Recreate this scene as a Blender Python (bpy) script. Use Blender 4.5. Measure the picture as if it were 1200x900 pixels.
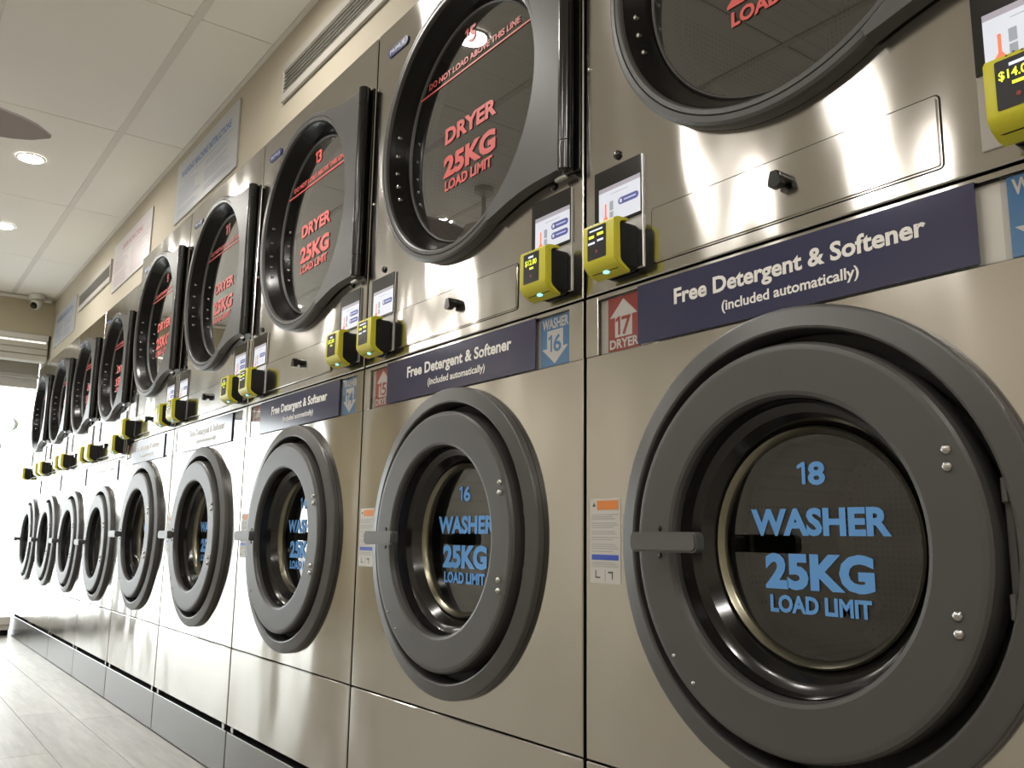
import bpy, bmesh, math, random
from mathutils import Vector, Matrix
random.seed(7)
PI = math.pi
scene = bpy.context.scene
for o in list(bpy.data.objects): bpy.data.objects.remove(o)
col = scene.collection

# ------------------------------------------------------------------ camera
cam_d = bpy.data.cameras.new('camera'); cam = bpy.data.objects.new('camera', cam_d); col.objects.link(cam)
cam_d.sensor_width = 36; cam_d.lens = 1034.19631 / 1200 * 36; cam_d.clip_start = 0.02; cam_d.clip_end = 200
_r = Vector((0.59213951, 0.80569891, 0.01483455)); _d = Vector((-0.13139128, 0.1146944, -0.98467331)); _f = Vector((-0.79505165, 0.58111484, 0.1737769))
_m = Matrix((( _r.x, -_d.x, -_f.x, 1.2183424), (_r.y, -_d.y, -_f.y, -1.0564136), (_r.z, -_d.z, -_f.z, 0.7790992), (0, 0, 0, 1)))
cam.matrix_world = _m
scene.camera = cam

# ------------------------------------------------------------------ sky and exposure
SKY = 4.6          # bright overcast street outside the shopfront
LAMP = 300.0        # recessed ceiling lamps
LED = 9.0
w = bpy.data.worlds.new('overcast_sky'); scene.world = w; w.use_nodes = True
bg = w.node_tree.nodes['Background']; bg.inputs['Color'].default_value = (0.95, 0.98, 1.0, 1); bg.inputs['Strength'].default_value = SKY
vs = scene.view_settings
vs.view_transform = 'Standard'; vs.look = 'None'; vs.gamma = 1; vs.exposure = 0.55; vs.use_curve_mapping = False

# ------------------------------------------------------------------ materials
def mat(name, color, rough=.5, metal=0., spec=.5, emit=None, es=0., coat=0., aniso=0.):
    m = bpy.data.materials.new(name); m.use_nodes = True
    b = m.node_tree.nodes['Principled BSDF']
    b.inputs['Base Color'].default_value = (*color, 1); b.inputs['Roughness'].default_value = rough
    b.inputs['Metallic'].default_value = metal; b.inputs['Specular IOR Level'].default_value = spec
    b.inputs['Coat Weight'].default_value = coat; b.inputs['Coat Roughness'].default_value = .1
    if emit: b.inputs['Emission Color'].default_value = (*emit, 1); b.inputs['Emission Strength'].default_value = es
    return m
def nd(m, t, **k):
    n = m.node_tree.nodes.new(t)
    for a, v in k.items(): setattr(n, a, v)
    return n
def lk(m, a, b): m.node_tree.links.new(a, b)
def bump_noise(m, scale=(1, 1, 1), strength=.1, dist=.01, nscale=5., detail=2., coord='Object', rnd=False, extra=None):
    tc = nd(m, 'ShaderNodeTexCoord'); mp = nd(m, 'ShaderNodeMapping'); mp.inputs['Scale'].default_value = scale
    no = nd(m, 'ShaderNodeTexNoise'); no.inputs['Scale'].default_value = nscale; no.inputs['Detail'].default_value = detail
    bu = nd(m, 'ShaderNodeBump'); bu.inputs['Strength'].default_value = strength; bu.inputs['Distance'].default_value = dist
    src = tc.outputs[coord]
    if rnd:
        oi = nd(m, 'ShaderNodeNewGeometry'); src = oi.outputs['Position']
    lk(m, src, mp.inputs['Vector']); lk(m, mp.outputs['Vector'], no.inputs['Vector'])
    lk(m, no.outputs[0], bu.inputs['Height'])
    if extra: lk(m, extra.outputs['Normal'], bu.inputs['Normal'])
    lk(m, bu.outputs['Normal'], m.node_tree.nodes['Principled BSDF'].inputs['Normal'])
    return bu, no
def steel(name, color, rough, wave=.35, grain=.05):
    m = mat(name, color, rough, 1.0)
    b = m.node_tree.nodes['Principled BSDF']
    b.inputs['Anisotropic'].default_value = .9
    t = nd(m, 'ShaderNodeCombineXYZ'); t.inputs[2].default_value = 1.0         # brushing runs across, reflections smear up and down
    lk(m, t.outputs[0], b.inputs['Tangent'])
    b1, _ = bump_noise(m, (2.2, 1, 1.1), wave, .009, 2.2, 0.5, rnd=True)     # slightly oil-canned sheet
    bump_noise(m, (2, 1, 260), grain, .0006, 3., 2.0, rnd=True, extra=b1)      # fine horizontal brushing
    # faint smudges in the gloss
    g = nd(m, 'ShaderNodeNewGeometry'); n = nd(m, 'ShaderNodeTexNoise'); n.inputs['Scale'].default_value = 4; n.inputs['Detail'].default_value = 4
    r = nd(m, 'ShaderNodeMapRange'); r.inputs['To Min'].default_value = rough * .8; r.inputs['To Max'].default_value = rough * 1.25
    lk(m, g.outputs['Position'], n.inputs['Vector']); lk(m, n.outputs[0], r.inputs['Value']); lk(m, r.outputs[0], b.inputs['Roughness'])
    return m
STEEL = steel('brushed_stainless', (.535, .512, .475), .135, 1.2, .05)
STEEL_D = steel('dull_stainless', (.56, .55, .54), .3, .2)
PLINTH = mat('plinth_steel', (.23, .225, .22), .27, 1.0)
EDGE = mat('steel_edge', (.75, .74, .70), .25, 1.0)
CHROME = mat('chrome', (.80, .79, .75), .1, 1.0)
BRASSY = mat('warm_chrome', (.24, .225, .17), .28, 1.0)
DRUM = mat('drum_steel', (.20, .19, .165), .35, .8)
GREY = mat('grey_door_plastic', (.056, .054, .053), .42, 0, .6); bump_noise(GREY, (1, 1, 1), .06, .0006, 900, 1)
GREY_R = mat('grey_ring_plastic', (.060, .058, .058), .36, 0, .6)
LEVER = mat('grey_lever', (.085, .084, .082), .4, 0, .5)
BLACK = mat('black_plastic', (.010, .0095, .009), .16, 0, .5)
BLACK_C = mat('black_cone_plastic', (.008, .0075, .007), .22, 0, .15)
BLACKM = mat('black_matte', (.010, .010, .010), .6, 0, .3)
RUBBER = mat('black_rubber', (.016, .016, .016), .5, 0, .4)
BOLT = mat('bolt_metal', (.45, .44, .43), .25, 1.0)
BLUE_T = mat('blue_vinyl', (.13, .36, .78), .5)
RED_T = mat('red_vinyl', (.72, .115, .105), .5)
WHITE_T = mat('white_vinyl', (.80, .78, .76), .5)
NAVY = mat('navy_placard', (.034, .036, .088), .14, 0, .7)
NAVY_D = mat('navy_badge', (.030, .035, .13), .25, 0, .5)
BADGE_T = mat('badge_lettering', (.35, .38, .55), .4)
LBL_RED = mat('red_label', (.42, .030, .025), .35)
LBL_BLUE = mat('blue_label', (.045, .24, .55), .35)
YELLOW = mat('yellow_plastic', (.60, .56, .03), .35, 0, .5)
RD_SCR = mat('reader_display', (.03, .03, .035), .2)
RD_Y = mat('display_yellow', (.7, .8, .05), .5, emit=(.75, .85, .03), es=.8)
RD_W = mat('display_white', (.6, .65, .8), .5, emit=(.6, .65, .85), es=.5)
RD_R = mat('display_red', (.25, .03, .02), .5)
LED_B = mat('blue_led', (.2, .6, 1), .4, emit=(.22, .62, 1.0), es=1.6)
SCR_W = mat('lit_screen', (.4, .42, .48), .3, emit=(.80, .83, .93), es=.38)
SCR_G = mat('screen_grey_bar', (.3, .28, .33), .3, emit=(.33, .31, .38), es=.35)
SCR_N = mat('screen_navy', (.04, .05, .2), .3, emit=(.06, .07, .22), es=.5)
SCR_L = mat('screen_pale', (.4, .42, .6), .3, emit=(.35, .37, .6), es=.5)
SCR_O = mat('screen_orange', (.8, .12, .06), .3, emit=(.85, .16, .08), es=.6)
SCR_T = mat('screen_text_grey', (.25, .27, .33), .3, emit=(.25, .27, .33), es=.4)
PAPER = mat('sticker_paper', (.50, .49, .465), .45)
ORANGE = mat('sticker_orange', (.62, .20, .035), .45)
ROYAL = mat('sticker_blue', (.035, .08, .42), .45)
INK = mat('sticker_ink', (.36, .355, .34), .6)
INKD = mat('dark_ink', (.06, .055, .05), .6)
CREAM = mat('cream_paint', (.46, .415, .33), .75, 0, .3); bump_noise(CREAM, (1, 1, 1), .15, .001, 160, 2)
CREAM2 = mat('cream_paint_front', (.50, .445, .32), .75, 0, .3); bump_noise(CREAM2, (1, 1, 1), .15, .001, 160, 2)
WALL_W = mat('white_wall_paint', (.62, .58, .50), .7, 0, .3)
TILE_C = mat('ceiling_tile_white', (.88, .86, .805), .8, 0, .3); bump_noise(TILE_C, (1, 1, 1), .25, .0012, 120, 3)
TBAR = mat('ceiling_grid_white', (.72, .69, .64), .6)
TGAP = mat('tile_joint_dark', (.10, .09, .08), .8)
LAMP_M = mat('lamp_lens', (1, 1, 1), .4, emit=(1, .96, .90), es=LAMP)
LAMP_R = mat('lamp_rim', (.75, .74, .71), .5)
SIGN_P = mat('sign_board', (.44, .45, .47), .3, 0, .5)
SIGN_P2 = mat('sign_board_rose', (.50, .465, .47), .3, 0, .5)
SIGN_B = mat('sign_blue_print', (.14, .23, .47), .5)
SIGN_BL = mat('sign_blue_small_print', (.33, .39, .52), .5)
SIGN_R = mat('sign_red_print', (.42, .20, .21), .5)
SIGN_RL = mat('sign_red_small_print', (.47, .37, .385), .5)
VENT = mat('vent_white', (.42, .40, .36), .5)
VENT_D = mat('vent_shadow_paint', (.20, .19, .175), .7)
ALU = mat('aluminium_frame', (.50, .49, .45), .45, .3)
ALU_L = mat('aluminium_pale', (.62, .60, .56), .5, .1)
SHUT = mat('shutter_grey', (.50, .48, .42), .5, .1)
GLINT = mat('glowing_glint', (.9, .9, .85), .4, emit=(1, .97, .88), es=.7)  # emission stands in for a reflected line of light
GROUT = mat('floor_grout', (.20, .185, .165), .85)
PAVE = mat('street_pavement', (.55, .55, .55), .9)
FAN = mat('fan_blade_grey', (.42, .37, .365), .5)
FANB = mat('fan_white', (.7, .68, .66), .5)
WHITE_P = mat('white_housing', (.72, .71, .66), .4)
GREEN = mat('green_window_sticker', (.62, .80, .70), .5, emit=None)
FROST = mat('pale_window_lettering', (.62, .63, .62), .5)

# wood-look floor tile, each tile a little different
FLOOR = mat('wood_look_floor_tile', (.40, .375, .33), .38, 0, .5)
def _floor():
    m = FLOOR; b = m.node_tree.nodes['Principled BSDF']
    g = nd(m, 'ShaderNodeNewGeometry'); oi = nd(m, 'ShaderNodeObjectInfo')
    add = nd(m, 'ShaderNodeVectorMath', operation='ADD'); mul = nd(m, 'ShaderNodeMath', operation='MULTIPLY'); mul.inputs[1].default_value = 37
    lk(m, oi.outputs['Random'], mul.inputs[0]); lk(m, g.outputs['Position'], add.inputs[0]); lk(m, mul.outputs[0], add.inputs[1])
    mp = nd(m, 'ShaderNodeMapping'); mp.inputs['Scale'].default_value = (1.6, 16, 1)
    n = nd(m, 'ShaderNodeTexNoise'); n.inputs['Scale'].default_value = 2.2; n.inputs['Detail'].default_value = 7; n.inputs['Roughness'].default_value = .62
    lk(m, add.outputs[0], mp.inputs['Vector']); lk(m, mp.outputs[0], n.inputs['Vector'])
    cr = nd(m, 'ShaderNodeValToRGB'); e = cr.color_ramp.elements
    e[0].position = .25; e[0].color = (.23, .216, .19, 1); e[1].position = .75; e[1].color = (.39, .372, .335, 1)
    lk(m, n.outputs[0], cr.inputs[0])
    hs = nd(m, 'ShaderNodeHueSaturation'); mr = nd(m, 'ShaderNodeMapRange'); mr.inputs['To Min'].default_value = .9; mr.inputs['To Max'].default_value = 1.1
    lk(m, oi.outputs['Random'], mr.inputs['Value']); lk(m, mr.outputs[0], hs.inputs['Value']); lk(m, cr.outputs[0], hs.inputs['Color'])
    lk(m, hs.outputs[0], b.inputs['Base Color'])
    bu = nd(m, 'ShaderNodeBump'); bu.inputs['Strength'].default_value = .12; bu.inputs['Distance'].default_value = .002
    lk(m, n.outputs[0], bu.inputs['Height']); lk(m, bu.outputs[0], b.inputs['Normal'])
_floor()

def glass(name, tint, ior=1.5, boost=0.0, rough=0.0, gain=1.0):
    m = bpy.data.materials.new(name); m.use_nodes = True; nt = m.node_tree; nt.nodes.clear()
    out = nt.nodes.new('ShaderNodeOutputMaterial'); mix = nt.nodes.new('ShaderNodeMixShader')
    tr = nt.nodes.new('ShaderNodeBsdfTransparent'); tr.inputs[0].default_value = (*tint, 1)
    gl = nt.nodes.new('ShaderNodeBsdfGlossy'); gl.inputs['Roughness'].default_value = rough; gl.inputs[0].default_value = (1, 1, 1, 1)
    fr = nt.nodes.new('ShaderNodeFresnel'); fr.inputs[0].default_value = ior
    ad = nt.nodes.new('ShaderNodeMath'); ad.operation = 'MULTIPLY_ADD'; ad.use_clamp = True; ad.inputs[1].default_value = gain; ad.inputs[2].default_value = boost
    ge = nt.nodes.new('ShaderNodeNewGeometry'); mr = nt.nodes.new('ShaderNodeMapRange')      # same reflectance from both sides of a thin pane
    mr.inputs['To Min'].default_value = ior; mr.inputs['To Max'].default_value = 1 / ior
    nt.links.new(ge.outputs['Backfacing'], mr.inputs['Value']); nt.links.new(mr.outputs[0], fr.inputs[0])
    nt.links.new(fr.outputs[0], ad.inputs[0]); nt.links.new(ad.outputs[0], mix.inputs[0])
    nt.links.new(tr.outputs[0], mix.inputs[1]); nt.links.new(gl.outputs[0], mix.inputs[2]); nt.links.new(mix.outputs[0], out.inputs[0])
    return m
G_DRY = glass('smoked_dryer_glass', (.42, .42, .40), 1.5, .07, 0, 2.5)
G_WASH = glass('washer_glass', (.65, .63, .59), 1.5, .015, 0, 1.3)
G_BOWL = glass('washer_glass_bowl', (.60, .58, .54), 1.5, .0, .015, .8)
G_WIN = glass('shopfront_glass', (.97, .985, .975), 1.3, 0)
G_LABEL = glass('label_window_glass', (.9, .9, .9), 1.4, .02)

# perforated drum: small dark holes in rows
def _perf():
    m = mat('perforated_drum_steel', (.20, .19, .17), .35, .8); b = m.node_tree.nodes['Principled BSDF']
    tc = nd(m, 'ShaderNodeTexCoord'); mp = nd(m, 'ShaderNodeMapping'); mp.inputs['Scale'].default_value = (90, 90, 90)
    v = nd(m, 'ShaderNodeTexVoronoi'); v.inputs['Scale'].default_value = 1; v.inputs['Randomness'].default_value = 0
    cr = nd(m, 'ShaderNodeValToRGB'); e = cr.color_ramp.elements
    e[0].position = .25; e[0].color = (.05, .047, .042, 1); e[1].position = .32; e[1].color = (.20, .19, .17, 1)
    lk(m, tc.outputs['Object'], mp.inputs[0]); lk(m, mp.outputs[0], v.inputs['Vector']); lk(m, v.outputs['Distance'], cr.inputs[0]); lk(m, cr.outputs[0], b.inputs['Base Color'])
    return m
PERF = _perf()

# ------------------------------------------------------------------ mesh helpers
def finish(name, bm, mats, parent=None, smooth=None):
    me = bpy.data.meshes.new(name)
    bmesh.ops.recalc_face_normals(bm, faces=bm.faces[:]) if smooth != 'keep' else None
    bm.to_mesh(me); bm.free()
    if not isinstance(mats, (list, tuple)): mats = [mats]
    for m in mats: me.materials.append(m)
    if smooth and smooth != 'keep':
        for p in me.polygons: p.use_smooth = True
        me.set_sharp_from_angle(angle=math.radians(smooth))
    return link(name, me, parent)
def link(name, me, parent=None):
    o = bpy.data.objects.new(name, me); col.objects.link(o)
    if parent: o.parent = parent
    return o
def B(bm, x0, x1, y0, y1, z0, z1, bev=0., mi=0, seg=1):
    vs_ = [bm.verts.new((x, y, z)) for x in (x0, x1) for y in (y0, y1) for z in (z0, z1)]
    idx = [(0, 1, 3, 2), (4, 6, 7, 5), (0, 4, 5, 1), (2, 3, 7, 6), (0, 2, 6, 4), (1, 5, 7, 3)]
    fs = [bm.faces.new([vs_[i] for i in f]) for f in idx]
    for f in fs: f.material_index = mi
    if bev > 0:
        es = list({e for f in fs for e in f.edges})
        r = bmesh.ops.bevel(bm, geom=es, offset=bev, segments=seg, affect='EDGES', profile=.5)
        for f in r['faces']: f.material_index = mi
def box(name, m, parent, x0, x1, y0, y1, z0, z1, bev=0., seg=1):
    bm = bmesh.new(); B(bm, x0, x1, y0, y1, z0, z1, bev, 0, seg); return finish(name, bm, m, parent)
def lathe_bm(bm, prof, cx, cz, seg=72, closed=False, mi=0, cap=False):
    """profile of (radius, y) spun about the y axis through (cx, cz)"""
    rings = []
    for r, y in prof:
        if r < 1e-6: rings.append([bm.verts.new((cx, y, cz))])
        else: rings.append([bm.verts.new((cx + r * math.cos(2 * PI * k / seg), y, cz + r * math.sin(2 * PI * k / seg))) for k in range(seg)])
    prs = list(zip(rings, rings[1:])) + ([(rings[-1], rings[0])] if closed else [])
    for a, b in prs:
        for k in range(seg):
            k2 = (k + 1) % seg
            if len(a) == 1 and len(b) == 1: continue
            if len(a) == 1: f = bm.faces.new((a[0], b[k], b[k2]))
            elif len(b) == 1: f = bm.faces.new((a[k], b[0], a[k2]))
            else: f = bm.faces.new((a[k], b[k], b[k2], a[k2]))
            f.material_index = mi
def lathe(name, m, parent, prof, cx, cz, seg=72, closed=False, smooth=35):
    smooth = min(smooth, 16)
    P = []; n_ = len(prof)
    for j, (a, b) in enumerate(prof):                       # holding loops keep flat faces flat when shaded smooth
        P.append((a, b))
        if j == n_ - 1 and not closed: break
        c, d = prof[(j + 1) % n_]; L_ = math.hypot(c - a, d - b)
        if L_ > .012 and a > .001 and c > .001: P += [(a + (c - a) * .0015 / L_, b + (d - b) * .0015 / L_), (c - (c - a) * .0015 / L_, d - (d - b) * .0015 / L_)]
    prof = P
    bm = bmesh.new(); lathe_bm(bm, prof, cx, cz, seg, closed); return finish(name, bm, m, parent, smooth)
def cyl(bm, cx, cz, r, y0, y1, seg=16, mi=0, dome=0.):
    p = [(0, y0 - dome), (r * .6, y0 - dome * .8), (r, y0), (r, y1), (0, y1)] if dome else [(0, y0), (r, y0), (r, y1), (0, y1)]
    lathe_bm(bm, p, cx, cz, seg, mi=mi)
def prism_x(bm, pts, x0, x1, mi=0):
    """(y, z) outline extruded along x"""
    a = [bm.verts.new((x0, y, z)) for y, z in pts]; b = [bm.verts.new((x1, y, z)) for y, z in pts]
    fs = [bm.faces.new(a), bm.faces.new(b[::-1])]
    n = len(pts)
    for k in range(n): fs.append(bm.faces.new((a[k], b[k], b[(k + 1) % n], a[(k + 1) % n])))
    for f in fs: f.material_index = mi
    return fs
def prism_y(bm, pts, y0, y1, mi=0):
    """(x, z) outline extruded along y"""
    a = [bm.verts.new((x, y0, z)) for x, z in pts]; b = [bm.verts.new((x, y1, z)) for x, z in pts]
    fs = [bm.faces.new(a), bm.faces.new(b[::-1])]
    n = len(pts)
    for k in range(n): fs.append(bm.faces.new((a[k], b[k], b[(k + 1) % n], a[(k + 1) % n])))
    for f in fs: f.material_index = mi
    return fs
def panel_hole(bm, x0, x1, z0, z1, cx, cz, r, y0, y1, n=72, bev=.002, mi=0):
    """sheet panel facing -y with a round hole and a slightly softened rim"""
    angs = sorted([2 * PI * k / n for k in range(n)] + [math.atan2(z - cz, x - cx) % (2 * PI) for x in (x0, x1) for z in (z0, z1)])
    A = []
    for a in angs:
        if not A or a - A[-1] > 1e-5: A.append(a)
    def rect(a, ins):
        c, s = math.cos(a), math.sin(a); t = 1e9
        if c > 1e-9: t = min(t, (x1 - ins - cx) / c)
        if c < -1e-9: t = min(t, (x0 + ins - cx) / c)
        if s > 1e-9: t = min(t, (z1 - ins - cz) / s)
        if s < -1e-9: t = min(t, (z0 + ins - cz) / s)
        return cx + t * c, cz + t * s
    ci = [bm.verts.new((cx + r * math.cos(a), y0, cz + r * math.sin(a))) for a in A]
    cb = [bm.verts.new((cx + r * math.cos(a), y1, cz + r * math.sin(a))) for a in A]
    ro = [bm.verts.new((*[rect(a, bev)[0]], y0, rect(a, bev)[1])) for a in A]
    rm = [bm.verts.new((rect(a, 0)[0], y0 + bev, rect(a, 0)[1])) for a in A]
    rb = [bm.verts.new((rect(a, 0)[0], y1, rect(a, 0)[1])) for a in A]
    for u, v in ((cb, ci), (ci, ro), (ro, rm), (rm, rb)):
        for k in range(len(A)):
            k2 = (k + 1) % len(A)
            f = bm.faces.new((u[k], v[k], v[k2], u[k2])); f.material_index = mi
def rrect(cx, cz, w_, h, r, n=4):
    pts = []
    for (sx, sz, a0) in ((1, 1, 0), (-1, 1, PI / 2), (-1, -1, PI), (1, -1, 3 * PI / 2)):
        for k in range(n + 1):
            a = a0 + PI / 2 * k / n
            pts.append((cx + sx * (w_ / 2 - r) + r * math.cos(a), cz + sz * (h / 2 - r) + r * math.sin(a)))
    return pts

# lettering: Blender's own font turned into flat meshes
_tc = {}
def text_geo(s, bold=.0):
    key = (s, bold)
    if key in _tc: return _tc[key]
    c = bpy.data.curves.new('t', 'FONT'); c.body = s; c.size = 1; c.resolution_u = 3; c.offset = bold; c.fill_mode = 'FRONT'
    o = bpy.data.objects.new('t', c); col.objects.link(o)
    dg = bpy.context.evaluated_depsgraph_get(); me = bpy.data.meshes.new_from_object(o.evaluated_get(dg))
    vs_ = [tuple(v.co) for v in me.vertices]; fs = [tuple(p.vertices) for p in me.polygons]
    bpy.data.objects.remove(o); bpy.data.curves.remove(c); bpy.data.meshes.remove(me)
    x0 = min(v[0] for v in vs_); x1 = max(v[0] for v in vs_)
    _tc[key] = (vs_, fs, x0, x1); return _tc[key]
CAP = .73
def put_text(bm, s, x0, x1, zb, cap, y, bold=.02, mi=0, flip=False, axis='xz', fixed_aspect=False):
    """text with its ink from x0 to x1, baseline zb, capital height cap, on the plane y, read from -y"""
    if s.isdigit() and '1' in s:                              # draw the flagged 1 by hand
        wd = [.48 if c == '1' else 1.0 for c in s]; gp = .16; tot = sum(wd) + gp * (len(s) - 1); u = (x1 - x0) / tot; x = x0
        for c, q in zip(s, wd):
            if c == '1':
                X = x + q * u; t_ = .21 * u
                pts = [(X - t_, zb), (X, zb), (X, zb + cap), (X - t_ * .9, zb + cap), (x, zb + cap * .86), (x, zb + cap * .70), (X - t_, zb + cap * .79)]
                bm.faces.new([bm.verts.new((a, y, b)) for a, b in pts]).material_index = mi
            else: put_text(bm, c, x, x + q * u, zb, cap, y, bold, mi)
            x += (q + gp) * u
        return
    vs_, fs, a, b = text_geo(s, bold)
    sx = (x1 - x0) / (b - a); sz = cap / CAP
    if fixed_aspect: sx = sz
    nv = []
    for v in vs_:
        X = x0 + (v[0] - a) * sx
        if flip: X = x1 - (v[0] - a) * sx
        Z = zb + v[1] * sz
        nv.append(bm.verts.new((X, y, Z) if axis == 'xz' else (y, X, Z)))
    for f in fs:
        try: bm.faces.new([nv[i] for i in f]).material_index = mi
        except ValueError: pass

# ------------------------------------------------------------------ scene graph helpers
def tag(o, label, cat, group=None, kind=None):
    if label: o['label'] = label
    if cat: o['category'] = cat
    if group: o['group'] = group
    if kind: o['kind'] = kind
    return o
def thing(name, label, cat, loc=(0, 0, 0), group=None):
    o = bpy.data.objects.new(name, None); o.empty_display_size = .1; col.objects.link(o); o.location = loc
    return tag(o, label, cat, group)
def line(parent, m, s_, x0, x1, zb, cap, y, bold, label=None):
    bm = bmesh.new(); put_text(bm, s_, x0, x1, zb, cap, y, bold); o = finish('lettering', bm, m, parent, 'keep')
    if label: o['label'] = label
    return o
def struct(o): o['kind'] = 'structure'; return o

# ------------------------------------------------------------------ the room
XE = -6.38; XF = -6.72; CEIL = 2.587; YB = -3.35; XR = 3.0
# floor: grout bed with wood-look tiles
bm = bmesh.new(); B(bm, XF - .05, XR, YB, .85, -.06, -.003); fl = struct(finish('floor', bm, GROUT))
tm = {}
row = 0; y = 0.0
offs = {0: -3.04, 1: -3.25, 2: -2.46, 3: -2.95, 4: -2.6}
while y > YB + .02:
    h = .2; x = offs.get(row, -2.46 - .37 * (row % 4)) - 1.18 * 4
    while x < XR:
        a = max(x, XF); b = min(x + 1.18, XR)
        if b - a > .05:
            k = round(b - a, 3)
            if k not in tm:
                bm = bmesh.new(); B(bm, 0.0012, k - .0012, -h + .0012, -.0012, -.003, 0, .0006)
                me = bpy.data.meshes.new('floor_tile'); bmesh.ops.recalc_face_normals(bm, faces=bm.faces[:]); bm.to_mesh(me); bm.free(); me.materials.append(FLOOR); tm[k] = me
            o = link('floor_tile', tm[k], fl); o.location = (a, y, 0)
        x += 1.18
    y -= h; row += 1
# ceiling
bm = bmesh.new(); B(bm, XF, XR, YB, .85, CEIL + .012, CEIL + .06); ce = struct(finish('ceiling', bm, TGAP))
ys = [.0, -.285]
while ys[-1] > YB + .1: ys.append(max(ys[-1] - .575, YB))
xs = [-6.38, -5.255, -4.075, -2.90, -1.765]
while xs[-1] < XR - .1: xs.append(min(xs[-1] + 1.16, XR))
cm = {}
for i in range(len(xs) - 1):
    for j in range(len(ys) - 1):
        wx = round(xs[i + 1] - xs[i], 3); wy = round(ys[j] - ys[j + 1], 3)
        if (wx, wy) not in cm:
            bm = bmesh.new(); B(bm, .0022, wx - .0022, -wy + .004, -.004, 0, .012, .0012)
            me = bpy.data.meshes.new('ceiling_tile'); bmesh.ops.recalc_face_normals(bm, faces=bm.faces[:]); bm.to_mesh(me); bm.free(); me.materials.append(TILE_C); cm[(wx, wy)] = me
        o = link('ceiling_tile', cm[(wx, wy)], ce); o.location = (xs[i], ys[j], CEIL)
for yy in ys[1:-1]:
    box('grid_bar', TBAR, ce, XE, XR, yy - .015, yy + .015, CEIL - .004, CEIL - .0003)
struct(box('trim_1', TBAR, None, XE, XR, -.004, .013, CEIL - .004, CEIL - .0003))      # shadow-line trims round the ceiling
struct(box('trim_2', TBAR, None, XE + .001, XE + .045, YB, -.013, CEIL - .03, CEIL - .005, .004))
# walls: cream wall over the dryers, stepped where the small dryers start
bm = bmesh.new()
B(bm, -3.518, .90, .014, .12, 2.204, CEIL + .01); B(bm, XF - .1, -3.518, .014, .12, 2.078, CEIL + .01)
B(bm, .90, XR, .014, .12, -.003, CEIL + .01)
B(bm, XF - .1, XR, .78, .85, -.003, CEIL + .01)
struct(finish('wall_back', bm, CREAM))
struct(box('wall_right', WALL_W, None, XR, XR + .1, YB, .85, -.003, CEIL + .01))
struct(box('wall_front', WALL_W, None, XF - .1, XR + .1, YB - .1, YB, -.003, CEIL + .01))
bm = bmesh.new()
B(bm, XE - .12, XE, YB, .014, 2.296, CEIL + .01)            # bulkhead above the shopfront
B(bm, XF - .1, XF + .06, -3.35, -2.55, 0, 2.296)            # wall beside the door
B(bm, XF - .1, XE - .121, YB, .013, 2.152, CEIL + .01)
B(bm, XF - .1, XF, .0135, .78, -.003, 2.076); B(bm, XF - .1, XF, .121, .779, 2.077, CEIL + .01)
struct(finish('wall_left', bm, CREAM2))
# roller shutter housing under the bulkhead, ribbed
t = thing('shutter_housing', 'grey ribbed roller shutter box with a thin glowing line for reflected light under the cream bulkhead', 'shutter', (XE, -1.2, 2.1))
def loc_child(o, p): o.location = -Vector(p.location); return o
bm = bmesh.new(); B(bm, XE - .116, XE + .002, -2.54, -.004, 2.088, 2.293, .004)
loc_child(finish('housing', bm, SHUT, t), t)
for k, (za, zb_, d) in enumerate(((2.255, 2.293, .012), (2.185, 2.228, .008), (2.135, 2.180, .014), (2.088, 2.130, .010))):
    loc_child(box('rib', ALU_L if k == 0 else SHUT, t, XE + .0025, XE + .0025 + d, -2.54, -.004, za, zb_, .003), t)
loc_child(box('glint_strip', GLINT, t, XE + .003, XE + .012, -2.54, -.02, 2.229, 2.240), t)  # glowing line put in for the reflection along the shutter box
# shopfront window: head panel, rail, glass, sill, mullion, door opening
bm = bmesh.new()
B(bm, XF - .03, XF + .02, -2.54, -.004, 2.03, 2.15, .002)
B(bm, XF - .03, XF + .045, -2.54, -.004, 1.993, 2.024, .004)
B(bm, XF - .03, XF + .01, -2.54, -.004, 1.918, 1.990, .003)
B(bm, XF - .03, XF + .03, -.835, -.765, .0, 1.917, .003)
B(bm, XF - .03, XF + .03, -2.54, -2.47, .0, 1.917, .003)
win = struct(finish('window_1', bm, ALU))
bm = bmesh.new(); B(bm, XF - .006, XF, -.764, -.02, .145, 1.917)
gl_ = finish('window_glass', bm, G_WIN, win)
bm = bmesh.new(); B(bm, XF - .04, XF + .09, -.764, -.02, .085, .144, .004); B(bm, XF - .04, XF + .07, -.764, -.02, .045, .084, .002); finish('window_sill', bm, ALU_L, win)
box('sill_base_shade', BLACKM, win, XF - .03, XF + .02, -.764, -.02, .0, .044)  # recessed base, coloured black for the shadow beneath the sill
bm = bmesh.new()
put_text(bm, 'LAUNDROMAT', -1.62, -.155, 1.39, .075, XF + .002, .0, axis='yz')
o = finish('window_lettering', bm, FROST, win, 'keep'); o['label'] = 'pale lettering across the inside of the bright window, seen from behind'
bm = bmesh.new()
pts = []
for k in range(13): a = -PI / 2 + PI * k / 12; pts.append((-.155 + .05 * math.cos(a), 1.62 + .05 * math.sin(a)))
for k in range(12, -1, -1): a = -PI / 2 + PI * k / 12; pts.append((-.155 + .022 * math.cos(a), 1.62 + .04 * math.sin(a)))
bm.faces.new([bm.verts.new((XF + .002, a, b)) for a, b in pts])
o = finish('round_sticker', bm, GREEN, win, 'keep'); o['label'] = 'small pale green crescent sticker on the window'
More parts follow.
